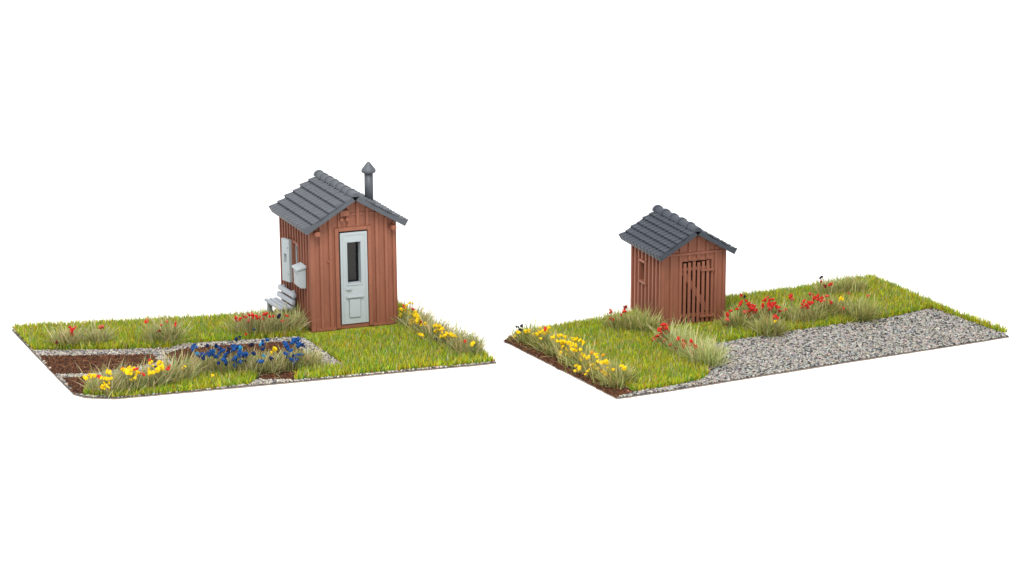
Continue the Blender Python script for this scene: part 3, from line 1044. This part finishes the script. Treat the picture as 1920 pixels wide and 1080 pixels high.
plant('flower_tuft', 'bushy green tuft with red buds against the shed side wall', 'grass tuft', TUFT, [(1155, 618), (1180, 622), (1208, 624)],
      Z([(1155, 145, 'P'), (1150, 200, 'R'), (1190, 210, 'R'), (1270, 160, 'R'), (1295, 130, 'R'), (1310, 85, 'D'), (1165, 125, 'P')], 930, 560, 5.4), 1250, L=(.34, .58), spread=.13, lean=(.35, .25), r=.045, hmax=.6)
plant('flower_tuft', 'pale bushy tuft with red clusters between shed door and gravel', 'grass tuft', TUFT, [(1250, 644), (1272, 657), (1295, 668), (1315, 678), (1326, 684)],
      Z([(345, 350, 'R'), (390, 290, 'R'), (410, 320, 'R'), (430, 335, 'R'), (370, 330, 'R'), (340, 410, 'R'), (310, 420, 'R'), (380, 400, 'R'), (400, 385, 'R'), (350, 440, 'R'), (390, 480, 'R'), (455, 510, 'R'), (560, 440, 'R'), (540, 465, 'R'), (590, 470, 'R'), (610, 500, 'R'), (630, 530, 'R'), (530, 565, 'D'), (705, 490, 'R'), (712, 530, 'R'), (745, 530, 'R'), (690, 600, 'R'), (720, 640, 'P'), (735, 620, 'P'), (577, 525, 'Y')], 1180, 560, 6), 2300, L=(.36, .60), spread=.13, lean=(.35, .25), r=.05, hmax=.6,
      pal=[(30, .46, .47, .25), (24, .54, .52, .32), (14, .32, .37, .14), (10, .22, .28, .08), (8, .60, .55, .36)])
plant('flower_tuft', 'tuft with small red heads pressed against the shed front corner', 'grass tuft', TUFT, [(1366, 616), (1384, 617)],
      Z([(185, 495, 'R'), (255, 475, 'R'), (145, 540, 'R'), (150, 590, 'P'), (145, 650, 'D'), (170, 500, 'R')], 1340, 500, 6), 620, L=(.30, .50), spread=.10, lean=(.4, .25), r=.046)
plant('flower_tuft', 'tall tuft with big red cluster and one black-blue bud', 'grass tuft', TUFT, [(1398, 606), (1412, 608)],
      Z([(300, 320, 'R'), (350, 380, 'R'), (300, 395, 'R'), (400, 430, 'R'), (420, 470, 'R'), (440, 450, 'R'), (400, 500, 'R'), (350, 505, 'P'), (390, 545, 'P'), (360, 580, 'P'), (430, 490, 'R'), (470, 490, 'R'), (340, 330, 'N'), (380, 440, 'R')], 1340, 500, 6), 700, L=(.32, .55), spread=.11, lean=(.35, .25), r=.05, hmax=.7)
plant('flower_tuft', 'spreading tuft at the gravel edge with a yellow petal', 'grass tuft', TUFT, [(1428, 628), (1445, 626)],
      Z([(690, 550, 'R'), (705, 572, 'R'), (685, 612, 'Y'), (670, 565, 'P')], 1340, 500, 6), 800, L=(.34, .52), spread=.10, lean=(.6, .3), r=.05)
plant('flower_tuft', 'tuft behind the gravel-edge one with a loose red bunch', 'grass tuft', TUFT, [(1440, 604), (1462, 603)],
      Z([(570, 370, 'R'), (650, 365, 'R'), (620, 372, 'R'), (535, 460, 'R'), (600, 450, 'R'), (640, 440, 'R'), (660, 420, 'R'), (630, 475, 'P'), (715, 460, 'R'), (805, 480, 'P')], 1340, 500, 6), 700, L=(.30, .50), spread=.12, lean=(.45, .28), r=.05)
plant('flower_tuft', 'tan tuft with red flowers in a line above its blades', 'grass tuft', TUFT, [(1488, 608), (1510, 605), (1525, 602)],
      Z([(855, 330, 'R'), (880, 360, 'P'), (1005, 385, 'R'), (1030, 430, 'R'), (1060, 400, 'R'), (1095, 395, 'R'), (990, 450, 'P'), (1040, 450, 'R'), (870, 320, 'R')], 1340, 500, 6), 900, L=(.32, .54), spread=.12, lean=(.5, .3), r=.05)
plant('flower_tuft', 'straw tuft with red heads and a round yellow flower', 'grass tuft', TUFT, [(1545, 592), (1565, 592)],
      Z([(1120, 340, 'R'), (1160, 330, 'R'), (1185, 355, 'R'), (1210, 340, 'R'), (1075, 310, 'P'), (1260, 330, 'P'), (1305, 410, 'R'), (1415, 358, 'Y'), (1430, 365, 'Y')], 1340, 500, 6), 900, L=(.34, .56), spread=.12, lean=(.45, .3), r=.05)
plant('flower_tuft', 'open fan-shaped tuft with three faded red buds by the gravel', 'grass tuft', TUFT, [(1604, 600), (1618, 599)],
      Z([(1500, 300, 'P'), (1455, 470, 'R'), (1720, 325, 'P')], 1340, 500, 6), 800, L=(.36, .58), spread=.10, lean=(.5, .3), r=.045, main='P')
plant('flower_tuft', 'tuft on the back edge with dark and red heads', 'grass tuft', TUFT, [(1541, 556), (1562, 552), (1582, 551), (1602, 549)],
      Z([(1190, 125, 'N'), (1210, 115, 'D'), (1195, 170, 'R'), (1300, 190, 'R'), (1290, 205, 'R'), (1245, 220, 'D')], 1340, 500, 6), 1000, L=(.30, .50), spread=.13, lean=(.35, .25), r=.05)


# ------------------------------------------------------------------ loose heads that dropped off
def fallen(label, px, py, c, r=.05, z=.07):
    p = spot(px, py, z)
    bm = head_mesh('ball', r)
    bmesh.ops.translate(bm, vec=(0, 0, z), verts=bm.verts)
    o = obj('fallen_flower', bm, FL[c])
    o.location = (p.x, p.y, 0)
    tag(o, label, 'flower head', 'fallen flower heads')


fallen('fallen yellow flower head on the grass below the blue row', 398.5, 704.5, 'Y', .055, .13)
fallen('fallen navy flower head on soil below the blue row', 427.5, 699, 'K', .045, .05)
fallen('fallen red flower head on soil below the blue row', 453.7, 696.5, 'R', .06, .06)
fallen('small red flower head lying in lawn before the bench tuft', 461, 627, 'R', .045, .10)
fallen('dark blue flower head lying in the bench tuft', 476, 618, 'K', .055, .25)
fallen('pair-end blue flower head on gravel behind the blue row', 443, 636, 'K', .05, .06)
fallen('tiny blue flower head at the lawn edge behind the blue row', 449.5, 631.5, 'K', .045, .13)
fallen('small yellow flower head in the front grass strip', 327, 713, 'Y', .045, .12)
fallen('white flake lying on the grass behind the yellow row', 1161.5, 696, 'W', .04, .16)
